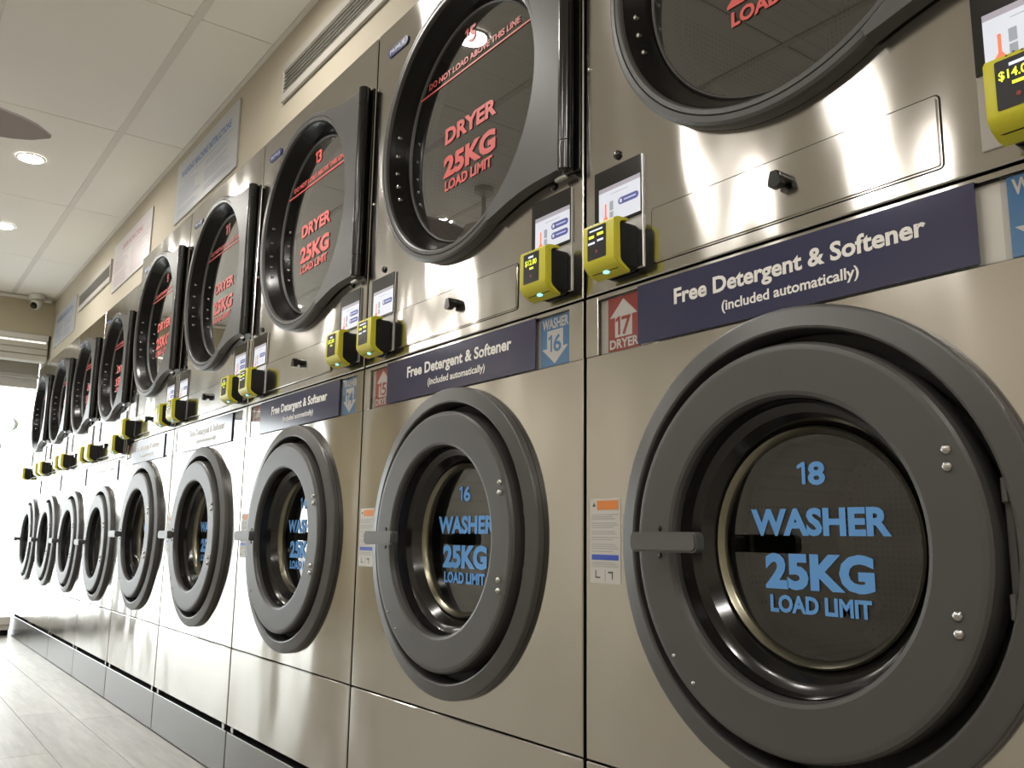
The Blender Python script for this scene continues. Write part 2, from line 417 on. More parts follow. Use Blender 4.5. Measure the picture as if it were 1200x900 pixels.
# glazed door standing in the opening
dr = struct(box('door_1', ALU, None, XF - .02, XF + .02, -.93, -.84, .02, 1.91, .003))
box('door_stile', ALU, dr, XF - .02, XF + .02, -2.46, -2.37, .02, 1.91, .003)
box('door_rail', ALU, dr, XF - .02, XF + .02, -2.369, -.931, 1.82, 1.91, .003)
box('door_glass', G_WIN, dr, XF - .004, XF + .002, -2.369, -.931, .02, 1.819)
tag(box('street_pavement', PAVE, None, XF - 30, XF - .05, -20, 20, -.15, -.061), None, None, None, 'structure')

# ------------------------------------------------------------------ recessed lamps
def downlight(x, y, label):
    t = thing('downlight', label, 'light', (x, y, CEIL - .004), 'recessed ceiling lamps')
    bm = bmesh.new()
    n = 32
    def ring(r, z): return [bm.verts.new((r * math.cos(2 * PI * k / n), r * math.sin(2 * PI * k / n), z)) for k in range(n)]
    a, b, c, d = ring(.066, .0035), ring(.063, -.002), ring(.055, -.003), ring(.053, .002)
    for u, v in ((a, b), (b, c), (c, d)):
        for k in range(n): bm.faces.new((u[k], v[k], v[(k + 1) % n], u[(k + 1) % n]))
    finish('rim', bm, LAMP_R, t, 40)
    bm = bmesh.new(); bm.faces.new([bm.verts.new((.053 * math.cos(-2 * PI * k / n), .053 * math.sin(-2 * PI * k / n), .0015)) for k in range(n)])
    finish('lens', bm, LAMP_M, t, 'keep')
downlight(-3.47, -.57, 'round white recessed lamp in the ceiling, nearest one in view below the fan blade')
downlight(-4.655, -.55, 'round white recessed lamp in the ceiling, the farther one in view near the left edge')
downlight(-1.27, -.50, 'recessed ceiling lamp over the second machine stack, mirrored in the dryer glass with red 15')
downlight(1.9, -.57, 'recessed ceiling lamp over the near end of the machine row')
for x, y, l in ((-2.95, -1.42, 'recessed ceiling lamp mirrored low in the glass of the dryer with red 15'), (-1.3, -1.85, 'recessed ceiling lamp in mid room, above the second washer'),
                (-.85, -2.5, 'recessed ceiling lamp near the opposite wall, above the near washers'), (-3.95, -2.2, 'recessed ceiling lamp in mid room, giving the white patch above banner 16'),
                (.35, -1.9, 'recessed ceiling lamp in mid room behind the camera side'), (1.7, -1.6, 'recessed ceiling lamp towards the right-hand wall'),
                (-5.3, -1.5, 'recessed ceiling lamp in mid room by the bright shopfront'), (-5.2, -2.7, 'recessed ceiling lamp near the opposite wall by the shop door'),
                (2.4, -2.7, 'recessed ceiling lamp in the corner of the opposite and right walls')): downlight(x, y, l)

# ------------------------------------------------------------------ ceiling fan, only one blade tip reaches the picture
fn = thing('ceiling_fan', 'ceiling fan whose grey blade tip reaches in at the upper left edge', 'fan', (-2.40, -1.33, CEIL))
def blade(ang):
    bm = bmesh.new(); n = 10; up = []; lo = []
    for k in range(n + 1):
        t_ = k / n; r = .14 + .575 * t_
        wd = .055 + .032 * math.sin(PI * min(1, t_ * 1.05) ** .8)
        if t_ > .7: wd *= math.sqrt(max(0.01, 1 - ((t_ - .7) / .3) ** 2))
        up.append((r, wd)); lo.append((r, -wd))
    pts = up + lo[::-1]
    R_ = Matrix.Rotation(ang, 4, 'Z')
    a = [bm.verts.new(R_ @ Vector((r, s, -.285 - s * .30))) for r, s in pts]; b = [bm.verts.new(R_ @ Vector((r, s, -.293 - s * .30))) for r, s in pts]
    bm.faces.new(a); bm.faces.new(b[::-1])
    for k in range(len(pts)): bm.faces.new((a[k], b[k], b[(k + 1) % len(pts)], a[(k + 1) % len(pts)]))
    finish('blade', bm, FAN, fn)
for k in range(3): blade(math.radians(94) + k * 2 * PI / 3)
def zlathe(name, m, parent, prof, seg=32, off=(0, 0)):
    bm = bmesh.new(); rings = [[bm.verts.new((off[0] + r * math.cos(2 * PI * k / seg), off[1] + r * math.sin(2 * PI * k / seg), z)) for k in range(seg)] for r, z in prof]
    for a, b in zip(rings, rings[1:]):
        for k in range(seg): bm.faces.new((a[k], b[k], b[(k + 1) % seg], a[(k + 1) % seg]))
    bm.faces.new(rings[0]); bm.faces.new(rings[-1][::-1])
    return finish(name, bm, m, parent, 40)
zlathe('down_rod', FANB, fn, [(.05, -.001), (.05, -.03), (.012, -.05), (.012, -.2)])
zlathe('motor', FANB, fn, [(.03, -.201), (.1, -.22), (.13, -.26), (.13, -.31), (.08, -.34), (.02, -.345)])

# ------------------------------------------------------------------ security camera in the far corner
sc = thing('security_camera', 'small white dome security camera with a black eye in the far ceiling corner', 'camera', (-6.27, -.13, CEIL - .004))
zlathe('mount', WHITE_P, sc, [(.055, 0), (.056, -.022), (.05, -.035), (.03, -.04)])
bm = bmesh.new(); bmesh.ops.create_uvsphere(bm, u_segments=24, v_segments=16, radius=.042)
for v in bm.verts: v.co += Vector((0, 0, -.075))
finish('ball', bm, WHITE_P, sc, 60)
bm = bmesh.new(); bmesh.ops.create_uvsphere(bm, u_segments=20, v_segments=12, radius=.028)
for v in bm.verts: v.co += Vector((.017, -.015, -.087))
finish('lens', bm, BLACK, sc, 60)

# ------------------------------------------------------------------ air vents on the cream wall
def vent(x0, x1, z0, z1, label):
    t = thing('air_vent', label, 'vent', ((x0 + x1) / 2, .014, z0), 'long air vents on the cream wall')
    cx = (x0 + x1) / 2
    def ch(o): o.location = -Vector(t.location); return o
    bm = bmesh.new(); f = .032
    B(bm, x0, x1, .001, .013, z0, z0 + f, .002); B(bm, x0, x1, .001, .013, z1 - f, z1, .002)
    e = .014; B(bm, x0, x0 + e, .001, .013, z0 + f, z1 - f, .002); B(bm, x1 - e, x1, .001, .013, z0 + f, z1 - f, .002)
    ch(finish('frame', bm, VENT, t))
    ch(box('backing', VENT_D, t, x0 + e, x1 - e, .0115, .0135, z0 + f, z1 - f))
    n = 6; g = (z1 - z0 - 2 * f) / n
    for k in range(n):
        zc = z0 + f + (k + .5) * g
        bm = bmesh.new(); prism_x(bm, [(.010, zc + g * .30), (.003, zc - g * .02), (.003, zc - g * .14), (.010, zc + g * .18)], x0 + e, x1 - e)
        ch(finish('slat', bm, VENT, t))
vent(-1.665, -.10, 2.312, 2.462, 'long white slatted air vent on the cream wall above the near dryers')
vent(-5.30, -4.34, 2.272, 2.412, 'grey slatted air vent between the two far wall signs')

# ------------------------------------------------------------------ wall signs
def sign(x0, x1, z0, z1, board, big, small, title, tx0, tx1, tz, tcap, label, seed):
    t = thing('wall_sign', label, 'sign', ((x0 + x1) / 2, .014, z0), 'printed instruction boards on the cream wall')
    def ch(o): o.location = -Vector(t.location); return o
    ch(box('board', board, t, x0, x1, .006, .013, z0, z1, .001))
    bm = bmesh.new(); put_text(bm, title, tx0, tx1, tz, tcap, .0055, .04); ch(finish('title_lettering', bm, big, t, 'keep'))
    rnd = random.Random(seed); bm = bmesh.new(); wd = x1 - x0; zt = tz - .022
    B(bm, x0 + wd * .1, x1 - wd * .06, .0052, .0056, zt - .002, zt + .002)
    zt -= .022; i = 0
    while zt > z0 + .02:
        for a, b in ((.06, .46), (.52, .93)):
            if rnd.random() < .12: continue
            e = b - rnd.random() * .14
            xx = x0 + wd * a
            while xx < x0 + wd * e:                     # short word-length dashes
                l = .012 + rnd.random() * .03
                B(bm, xx, min(xx + l, x0 + wd * e), .0052, .0056, zt - .0028, zt + .0028); xx += l + .006
        zt -= .0145; i += 1
    o = ch(finish('small_print', bm, small, t)); o['kind'] = 'stuff'
sign(-3.005, -2.14, 2.237, 2.535, SIGN_P, SIGN_B, SIGN_BL, 'WASHING MACHINE INSTRUCTIONS', -2.925, -2.225, 2.445, .034,
     'pale board with blue title and small print on the cream wall, nearest of the signs', 1)
sign(-4.285, -3.435, 2.180, 2.470, SIGN_P2, SIGN_R, SIGN_RL, 'DRYER INSTRUCTIONS', -4.06, -3.62, 2.392, .030,
     'pale board with red title and pinkish small print, middle of the wall signs', 2)
sign(-6.20, -5.405, 2.165, 2.425, SIGN_P, SIGN_B, SIGN_BL, 'WASHING MACHINE INSTRUCTIONS', -6.12, -5.50, 2.345, .028,
     'pale board with blue title on the cream wall, farthest sign by the corner', 3)

# ------------------------------------------------------------------ the machines
BX = [.90, 0.0, -.902, -1.790, -2.673, -3.520, -4.315, -5.110, -5.905, -6.700]
GAP = .0045
ORD = ['nearest', 'second', 'third', 'fourth', 'fifth', 'sixth', 'seventh', 'eighth', 'farthest']
def bolts(name, m, parent, pts, r, y0, y1, dome=.003):
    for x, z in pts:
        bm = bmesh.new(); cyl(bm, x, z, r, y0, y1, 14, 0, dome); finish(name, bm, m, parent, 50)

def washer(i):
    x1, x0 = BX[i] - GAP, BX[i + 1] + GAP
    big = i < 5; s = 1.0 if big else .895
    Wd = x1 - x0; cx = (x0 + x1) / 2 - (BX[i] + BX[i + 1]) / 2        # = 0
    ox = (BX[i] + BX[i + 1]) / 2
    top = 1.2245 if big else 1.1625
    cz = .778 if big else .731
    num = 18 - 2 * i
    lab = {0: 'nearest stainless washer, large grey door with blue number 18 on its glass',
           1: 'stainless washer with blue number 16 on its door glass, second from the right',
           2: 'stainless washer with blue number 14 on its glass, third from the right'}.get(i,
           '%s stainless steel front-loading washer counted from the near end, %s' % (ORD[i], 'large grey door' if big else 'smaller grey door, low top edge'))
    if i == 8: lab = 'farthest stainless washer, smaller grey door, beside the bright window'
    t = thing('washer', lab, 'washer', (ox, 0, .166), 'stainless front-loading washers')
    off = Vector((0, 0, -.166))
    def ch(o): o.location = off; return o
    X0, X1 = x0 - ox, x1 - ox
    # folded steel cabinet, open at the front
    bm = bmesh.new()
    B(bm, X0 + .002, X0 + .010, .0045, .72, .168, top - .002); B(bm, X1 - .010, X1 - .002, .0045, .72, .168, top - .002)
    B(bm, X0 + .0102, X1 - .0102, .0045, .72, top - .010, top - .002); B(bm, X0 + .0102, X1 - .0102, .0045, .72, .168, .176); B(bm, X0 + .0102, X1 - .0102, .712, .72, .1762, top - .0102)
    ch(finish('cabinet', bm, BLACKM, t))
    zs = .409
    zl = top - .128 - (.0 if big else .006)
    # label strip opening is cut out of the front panel: panel below it, frame around it
    lz0, lz1 = (1.113, 1.2165) if big else (1.053, 1.152)
    R0 = .305 * s
    bm = bmesh.new(); panel_hole(bm, X0, X1, zs + .0015, lz0, 0, cz, R0, 0, .004)
    k = Wd / .889
    lx0, lx1 = (-.412 * k, .404 * k)
    B(bm, X0, lx0, 0.0002, .004, lz0, top, .001); B(bm, lx1, X1, .0002, .004, lz0, top, .001); B(bm, lx0, lx1, .0002, .004, lz1, top, .001)
    ch(finish('front_panel', bm, STEEL, t, 30))
    ch(box('lower_panel', STEEL, t, X0, X1, 0, .004, .166, zs - .0015, .002))
    # recessed label strip with the red and blue direction labels
    ch(box('label_recess', ALU_L, t, lx0 + .0003, lx1 - .0003, .0090, .0108, lz0, lz1))
    h = lz1 - lz0
    rx0, rx1 = lx0 + .022 * k, lx0 + .102 * k
    bx0, bx1 = lx1 - .094 * k, lx1 - .004 * k
    def lbl(nm, m, a, b, up, word, n, lb):
        bm = bmesh.new(); B(bm, a, b, .0060, .0088, lz0 + .002, lz1 - .002, 0, 0)
        c = (a + b) / 2; hw = (b - a) * .44; zc = (lz0 + lz1) / 2; y = .0057
        if up: pts = [(c, lz1 - .008), (c + hw, lz1 - .040), (c + hw * .62, lz1 - .040), (c + hw * .62, lz0 + .026), (c - hw * .62, lz0 + .026), (c - hw * .62, lz1 - .040), (c - hw, lz1 - .040)]
        else: pts = [(c, lz0 + .006), (c - hw, lz0 + .038), (c - hw * .62, lz0 + .038), (c - hw * .62, lz1 - .030), (c + hw * .62, lz1 - .030), (c + hw * .62, lz0 + .038), (c + hw, lz0 + .038)]
        f = bm.faces.new([bm.verts.new((x, y, z)) for x, z in pts]); f.material_index = 1
        nw = .020 if n > 9 else .010
        put_text(bm, str(n), c - nw, c + nw, (lz0 + .030 if up else lz0 + .030), .034, y - .0005, .02, 2)
        if up: put_text(bm, word, a + .005, b - .002, lz0 + .006, .017, y - .0005, .03, 1)
        else: put_text(bm, word, a + .006, b - .003, lz1 - .026, .020, y - .0005, .03, 1)
        o = ch(finish(nm, bm, [m, WHITE_T, m], t, None)); o['label'] = lb
    lbl('dryer_label', LBL_RED, rx0, rx1, True, 'DRYER', num - 1, 'red label with a white upward arrow')
    lbl('washer_label', LBL_BLUE, bx0, bx1, False, 'WASHER', num, 'blue label with a white downward arrow')
    ch(box('label_window', G_LABEL, t, lx0 + .0006, lx0 + .1, .0022, .0030, lz0 + .001, lz1 - .001))
    ch(box('label_window', G_LABEL, t, lx1 - .1, lx1 - .0006, .0022, .0030, lz0 + .001, lz1 - .001))
    # drum seen through the door
    pr_ = [(.19 * s, .095), (.275 * s, .105), (.275 * s, .50), (.25 * s, .52), (0, .52)]
    ch(lathe('drum', PERF, t, pr_, 0, cz, 48))
    bm = bmesh.new()
    for q in range(3):
        a = PI / 2 + q * 2 * PI / 3
        c, s_ = math.cos(a), math.sin(a); rr = .255 * s
        m4 = Matrix.Translation((rr * c, 0, cz + rr * s_)) @ Matrix.Rotation(-a, 4, 'Y')
        b2 = bmesh.new(); prism_y(b2, [(.018, -.03), (-.045, -.008), (-.045, .008), (.018, .03)], .12, .49)
        b2.transform(m4); me = bpy.data.meshes.new('x'); b2.to_mesh(me); b2.free(); bm.from_mesh(me); bpy.data.meshes.remove(me)
    ch(finish('drum_lifter', bm, DRUM, t))
    ch(lathe('gasket', RUBBER, t, [(.300 * s, .014), (.300 * s, .032), (.262 * s, .036), (.20 * s, .052), (.165 * s, .056), (.165 * s, .088), (.25 * s, .095)], 0, cz, 64))
    # trim ring round the door
    ch(lathe('door_ring', GREY_R, t, [(.3358 * s, -.0005), (.3358 * s, -.0125), (.3345 * s, -.0150), (.3320 * s, -.0162), (.3050 * s, -.0215), (.3020 * s, -.0205), (.3005 * s, -.0180), (.2985 * s, .013), (.304 * s, .013), (.304 * s, -.0005)], 0, cz, 96, True, 30))
    # the door itself
    dr = ch(lathe('door', GREY, t, [(.262 * s, .030), (.277 * s, .026), (.2805 * s, .015), (.2815 * s, -.020), (.2800 * s, -.029), (.2765 * s, -.0335), (.270 * s, -.035), (.2120 * s, -.035), (.2065 * s, -.033), (.2035 * s, -.027), (.202 * s, .030)], 0, cz, 96, True, 30))
    def sub(o): return o
    sub(lathe('door_throat', BLACK, dr, [(.2012 * s, -.018), (.199 * s, .004), (.191 * s, .010), (.186 * s, .012), (.181 * s, .020), (.172 * s, .034), (.169 * s, .037), (.2015 * s, .037)], 0, cz, 80, True, 40))
    sub(lathe('glass_rim', BRASSY, dr, [(.1688 * s, .030), (.1660 * s, .0275), (.1625 * s, .031), (.1590 * s, .036), (.1575 * s, .0405), (.1688 * s, .0405)], 0, cz, 80, True, 50))
    sub(lathe('glass', G_WASH, dr, [(.1572 * s, .0400), (.10 * s, .0392), (0, .039)], 0, cz, 64))
    sub(lathe('glass_bowl', G_BOWL, dr, [(.1565 * s, .0415), (.1535 * s, .055), (.1505 * s, .072), (.1470 * s, .080), (.1420 * s, .084), (.1360 * s, .0855), (0, .0870)], 0, cz, 48))
    # lettering on the glass
    bm = bmesh.new(); Y = .0375
    q = s
    zz = lambda v: cz + (v - .778) * q
    nw = .023 if num > 9 else .011
    bm.free(); L = 'blue vinyl lettering on the door glass'
    line(dr, BLUE_T, str(num), -nw * q, nw * q, zz(.864), .032 * q, Y, .035, L)
    line(dr, BLUE_T, 'WASHER', -.108 * q, .119 * q, zz(.793), .037 * q, Y, .042, L)
    line(dr, BLUE_T, '25KG' if big else '15KG', -.085 * q, .091 * q, zz(.718), .047 * q, Y, .050, L)
    line(dr, BLUE_T, 'LOAD LIMIT', -.078 * q, .085 * q, zz(.683), .0235 * q, Y, .040, L)
    # lever handle and fixings
    hz = cz
    bm = bmesh.new(); prism_y(bm, rrect(-.1775 * s, hz + .001, .136 * s, .030, .009, 4), -.086, -.068)
    bmesh.ops.bevel(bm, geom=[e for e in bm.edges if abs(e.verts[0].co.y - e.verts[1].co.y) < 1e-5 and e.verts[0].co.y < -.08], offset=.003, segments=2, affect='EDGES')
    B(bm, -.236 * s, -.212 * s, -.0685, -.0352, hz - .011, hz + .013, .003)
    finish('handle', bm, LEVER, dr, 40)
    bolts('screw', BLACK, dr, [(-.229 * s, hz + .022), (-.229 * s, hz - .020)], .0045, -.0352, -.034, .002)
    bolts('bolt', BOLT, dr, [(.236 * s, cz + .113 * s), (.236 * s, cz + .093 * s), (.236 * s, cz - .077 * s), (.236 * s, cz - .097 * s)], .0068, -.0355, -.034, .0045)
    bolts('screw', BOLT, dr, [(-.203 * s, cz - .168 * s), (-.165 * s, cz - .203 * s)], .0036, -.0355, -.034, .002)
    # hinge bracket in the gap between door and ring
    bm = bmesh.new(); B(bm, .2835 * s, .2955 * s, -.006, .010, cz - .085 * s, cz + .085 * s, .002); B(bm, .284 * s, .293 * s, -.014, -.0065, cz + .05 * s, cz + .08 * s, .002); B(bm, .284 * s, .293 * s, -.014, -.0065, cz - .08 * s, cz - .05 * s, .002)
    ch(finish('hinge', bm, LEVER, t))
    # instruction sticker at the left edge of the panel
    bm = bmesh.new(); sx = X0 + .012; sw = .078; sz0, sz1 = (.707, .853) if big else (.68, .80)
    B(bm, sx, sx + sw, -.0006, -.0001, sz0, sz1)
    def q_(a, b, c, d, mi): B(bm, sx + a * sw, sx + b * sw, -.0010, -.0007, sz0 + c * (sz1 - sz0), sz0 + d * (sz1 - sz0), 0, mi)
    q_(.24, .94, .865, .975, 1); q_(.06, .94, .272, .335, 2)
    f = bm.faces.new([bm.verts.new((sx + sw * a, -.0009, sz0 + (sz1 - sz0) * b)) for a, b in ((.08, .905), (.20, .905), (.14, .955))]); f.material_index = 4
    for k_, zz_ in enumerate((.80, .775, .75, .70, .675, .65, .60, .575, .53, .505, .45, .425, .40, .365, .235, .215, .19)):
        q_(.06, .94 - .12 * ((k_ * 7) % 4) / 2, zz_, zz_ + .012, 3)
    q_(.49, .505, .02, .16, 3); q_(.18, .205, .06, .15, 4); q_(.2, .34, .06, .075, 4); q_(.6, .76, .12, .14, 4); q_(.72, .75, .05, .12, 4)
    o = ch(finish('warning_sticker', bm, [PAPER, ORANGE, ROYAL, INK, INKD], t)); o['label'] = 'white sticker with an orange header and a blue bar'
    return ox, X0, X1, k, lz0, lz1, lx0, lx1

def banner(i, ox, k, lz0, lz1, lx0, lx1):
    a, b = (-.306 * k, .276 * k) if i == 0 else (-.314 * k, .303 * k)
    lb = {0: 'navy banner reading Free Detergent & Softener on the nearest washer, largest of the banners',
          1: 'navy banner reading Free Detergent & Softener between red 15 and blue 16 labels',
          2: 'greyish glare-washed Free Detergent & Softener banner, third from the near end'}.get(i, 'glare-whitened banner along the top of the %s washer counted from the near end' % ORD[i])
    t = thing('banner', lb, 'banner', (ox, 0, lz0), 'navy banners along the washer tops')
    def ch(o): o.location = (0, 0, -lz0); return o
    y = -.0022
    ch(box('placard', NAVY, t, a, b, y, -.0002, lz0 + (.0016 if i < 5 else -.002), lz1 + .002))
    w_ = b - a; bm = bmesh.new(); h = (lz1 - lz0) / .1035
    m_ = (a + b) / 2 + .01 * k
    bm.free()
    ch(line(t, WHITE_T, 'Free Detergent & Softener', m_ - .215 * k, m_ + .218 * k, lz0 + .056 * h, .0265 * h, y - .0006, .030))
    ch(line(t, WHITE_T, '(included automatically)', m_ - .115 * k, m_ + .122 * k, lz0 + .024 * h, .0165 * h, y - .0006, .022))

def dryer(i):
    x1, x0 = BX[i] - GAP, BX[i + 1] + GAP; ox = (BX[i] + BX[i + 1]) / 2; X0, X1 = x0 - ox, x1 - ox
    big = i < 5; s = 1.0 if big else .86; dz = 0 if big else -.062
    bot = 1.2295 if big else 1.1675; top = 2.200 if big else 2.074
    cz = 1.768 if big else 1.680
    num = 17 - 2 * i
    lab = {0: 'nearest dryer, its grey door cut off by the top of the picture',
           1: 'dryer with red number 15 and two lamp reflections on its glass',
           2: 'dryer with red number 13 on its glass, third from the near end'}.get(i,
           '%s stainless dryer counted from the near end, %s' % (ORD[i], 'large grey door' if big else 'smaller grey door, lower top edge'))
    if i == 8: lab = 'farthest dryer, smaller grey door, against the bright window'
    t = thing('dryer', lab, 'dryer', (ox, 0, bot), 'stainless dryers stacked above the washers')
    off = Vector((0, 0, -bot))
    def ch(o): o.location = off; return o
    bm = bmesh.new()
    B(bm, X0 + .002, X0 + .010, .0045, .72, bot + .002, top - .002); B(bm, X1 - .010, X1 - .002, .0045, .72, bot + .002, top - .002)
    B(bm, X0 + .0102, X1 - .0102, .0045, .72, top - .010, top - .002); B(bm, X0 + .0102, X1 - .0102, .0045, .72, bot + .002, bot + .010); B(bm, X0 + .0102, X1 - .0102, .712, .72, bot + .0102, top - .0102)
    ch(finish('cabinet', bm, BLACKM, t))
    R0 = .325 * s
    bm = bmesh.new(); panel_hole(bm, X0, X1, bot, top, 0, cz, R0, 0, .004)
    ch(finish('front_panel', bm, STEEL, t, 30))
    # shallow lint door with rounded corners and a cam lock
    k = (X1 - X0) / .889
    lw = .51 * k; lc = -.015 * k; lz = (1.2505 + 1.3495) / 2 + dz
    bm = bmesh.new(); prism_y(bm, rrect(lc, lz, lw, .0985, .006, 3), -.0042, -.0009)
    bmesh.ops.bevel(bm, geom=[e for e in bm.edges if e.verts[0].co.y < -.0041 and e.verts[1].co.y < -.0041], offset=.0028, segments=2, affect='EDGES')
    ld = ch(finish('lint_door', bm, STEEL, t, 30))
    bm = bmesh.new(); prism_y(bm, rrect(lc, lz, lw + .004, .1015, .007, 3), -.0008, -.0003); finish('lint_door_shade_gap', bm, BLACKM, ld)  # black border added as the shaded groove round the lint door
    lkz = 1.312 + dz
    bm = bmesh.new(); cyl(bm, .0025, lkz + .001, .0100, -.020, -.0038, 20, 0, .002)
    prism_y(bm, [(-.003, lkz + .009), (.008, lkz + .009), (.014, lkz - .012), (.009, lkz - .016), (-.004, lkz - .016), (-.009, lkz - .012)], -.026, -.012)
    finish('cam_lock', bm, BLACK, ld, 40)
    # perforated drum
    ch(lathe('drum', PERF, t, [(.27 * s, .085), (.335 * s, .10), (.335 * s, .60), (0, .62)], 0, cz, 48))
    # door ring, cone, glass, wing plate and hinge
    dr = ch(lathe('door', GREY, t, [(.351 * s, -.001), (.3515 * s, -.018), (.349 * s, -.024), (.344 * s, -.0275), (.3350 * s, -.0285), (.3335 * s, -.0255), (.332 * s, -.0285), (.3245 * s, -.0285), (.3215 * s, -.026), (.320 * s, -.020), (.314 * s, .010), (.324 * s, .010), (.324 * s, -.001)], 0, cz, 112, True, 30))
    lathe('door_cone', BLACK_C, dr, [(.3138 * s, .0098), (.3195 * s, -.0195), (.3175 * s, -.020), (.311 * s, -.010), (.297 * s, .016), (.292 * s, .028), (.292 * s, .034), (.300 * s, .036), (.307 * s, .030)], 0, cz, 96, True, 40)
    lathe('glass_rim', LEVER, dr, [(.2918 * s, .0275), (.2895 * s, .0245), (.2868 * s, .0275), (.2860 * s, .0335), (.2918 * s, .0335)], 0, cz, 96, True, 50)
    lathe('glass', G_DRY, dr, [(.2858 * s, .0290), (0, .0290)], 0, cz, 80)
    hx = .418 * (X1 - X0) / .889 if big else .372 * (X1 - X0) / .789; hh = .283 * s
    a0 = math.asin(.31 * s / (.3505 * s)); n = 20
    arc = [(.3355 * s * math.cos(a), cz + .3355 * s * math.sin(a)) for a in [a0 * (1 - 2 * j / n) for j in range(n + 1)]]
    tip = (.3505 * s * math.cos(a0), cz + .31 * s)
    def edge(sg):
        p0 = (tip[0], cz + sg * .312 * s); p1 = (hx - .012, cz + sg * (hh - .006)); out = []
        for j in range(7):
            u = j / 6; out.append((p0[0] + (p1[0] - p0[0]) * u, p0[1] + (p1[1] - p0[1]) * u - sg * .012 * math.sin(PI * u)))
        return out
    outl = edge(1) + edge(-1)[::-1] + arc[::-1]
    bm = bmesh.new(); prism_y(bm, outl, -.0315, -.004)
    bmesh.ops.bevel(bm, geom=[e for e in bm.edges if e.verts[0].co.y < -.031 and e.verts[1].co.y < -.031], offset=.0018, segments=1, affect='EDGES')
    finish('hinge_plate', bm, GREY, dr, 25)
    bm = bmesh.new(); sg_ = 20; rings = []
    for z, r in ((cz - hh, .010), (cz - hh + .004, .015), (cz - hh + .055, .015), (cz - hh + .056, .0138), (cz - hh + .062, .0138), (cz - hh + .063, .0148), (cz + hh - .063, .0148), (cz + hh - .062, .0138), (cz + hh - .056, .0138), (cz + hh - .055, .015), (cz + hh - .004, .015), (cz + hh, .010)):
        rings.append([bm.verts.new((hx + r * math.cos(2 * PI * j / sg_), -.0215 + r * 1.15 * math.sin(2 * PI * j / sg_), z)) for j in range(sg_)])
    for a, b in zip(rings, rings[1:]):
        for j in range(sg_): bm.faces.new((a[j], b[j], b[(j + 1) % sg_], a[(j + 1) % sg_]))
    bm.faces.new(rings[0]); bm.faces.new(rings[-1][::-1])
    finish('hinge_bar', bm, BLACK, dr, 40)
    ch(box('hinge_base', BLACK, t, hx - .004, hx + .022, -.0045, -.0003, cz - hh + .004, cz + hh - .004, .0015))
    bm = bmesh.new(); B(bm, hx - .035, hx - .002, -.022, -.012, cz - hh - .010, cz - hh - .001, .002); finish('hinge_foot', bm, BOLT, dr)
    # fixings on the cone, left
    bolts('screw', BOLT, dr, [(-math.sqrt(.3085 ** 2 - v * v) * s, cz + v * s) for v in (.065, .015, -.035, -.075, -.115)], .0055, -.004, .012, .002)
    # lettering on the glass
    bm = bmesh.new(); Y = .0268; zz = lambda v: cz + (v - 1.768) * s
    nw = .024 if num > 9 else .012
    L = 'red vinyl lettering on the smoked door glass'
    line(dr, RED_T, str(num), (-.008 - nw) * s, (-.008 + nw) * s, zz(1.985), .042 * s, Y, .03, L)
    line(dr, RED_T, 'DO NOT LOAD ABOVE THIS LINE', -.200 * s, .198 * s, zz(1.936), .0165 * s, Y, .025, L)
    B(bm, -.253 * s, .248 * s, Y, Y + .0004, zz(1.9205), zz(1.9245))
    o = finish('load_line', bm, RED_T, dr); o['label'] = 'thin red line across the smoked door glass'
    line(dr, RED_T, 'DRYER', -.113 * s, .110 * s, zz(1.752), .041 * s, Y, .042, L)
    line(dr, RED_T, '25KG' if big else '15KG', -.116 * s, .108 * s, zz(1.665), .052 * s, Y, .050, L)
    line(dr, RED_T, 'LOAD LIMIT', -.108 * s, .096 * s, zz(1.627), .0255 * s, Y, .038, L)
    # maker's badge, top left
    bzz = 2.112 if big else 1.99; bxx = X0 + .118
    bm = bmesh.new(); prism_y(bm, rrect(bxx, bzz, .112, .026, .0125, 5), -.0035, -.0003)
    put_text(bm, 'PRIMUS', bxx - .042, bxx + .040, bzz - .0065, .013, -.0042, .02, 1)
    o = ch(finish('badge', bm, [NAVY_D, BADGE_T], t)); o['label'] = 'small navy oval maker badge'
    # control panels: black display above a steel plate, left and right
    for side in (-1, 1):
        c0 = (X0 + .092) if side < 0 else (X1 - .093)
        w2 = .0625
        cp = ch(box('control_panel', STEEL_D, t, c0 - w2, c0 + w2, -.0030, -.0003, 1.252 + dz, 1.4615 + dz, .0008))
        if side > 0: cp['label'] = 'right-hand control panel'
        else: cp['label'] = 'left-hand control panel'
        box('screen_surround', BLACK, cp, c0 - w2 + .0005, c0 + w2 - .0005, -.0052, -.0031, 1.349 + dz, 1.461 + dz, .0006)
        bm = bmesh.new(); a, b, z0, z1 = c0 - .049, c0 + .060, 1.354 + dz, 1.421 + dz; y = -.0056
        def r_(u0, u1, v0, v1, mi, dy=0.): bm.faces.new([bm.verts.new((a + (b - a) * u, y - dy, z0 + (z1 - z0) * v)) for u, v in ((u0, v0), (u1, v0), (u1, v1), (u0, v1))]).material_index = mi
        r_(0, 1, 0, .93, 0); r_(0, 1, .93, 1.06, 1)
        f = bm.faces.new([bm.verts.new((a + (b - a) * u, y - .0003, z0 + (z1 - z0) * v)) for u, v in ((.10, .12), (.15, .22), (.15, .58), (.19, .58), (.19, .22), (.235, .12), (.17, -.0))][::1]); f.material_index = 2
        r_(.27, .36, .12, .30, 3, .0003); r_(.27, .36, .34, .60, 3, .0003); r_(.3, .72, .80, .815, 3, .0003)
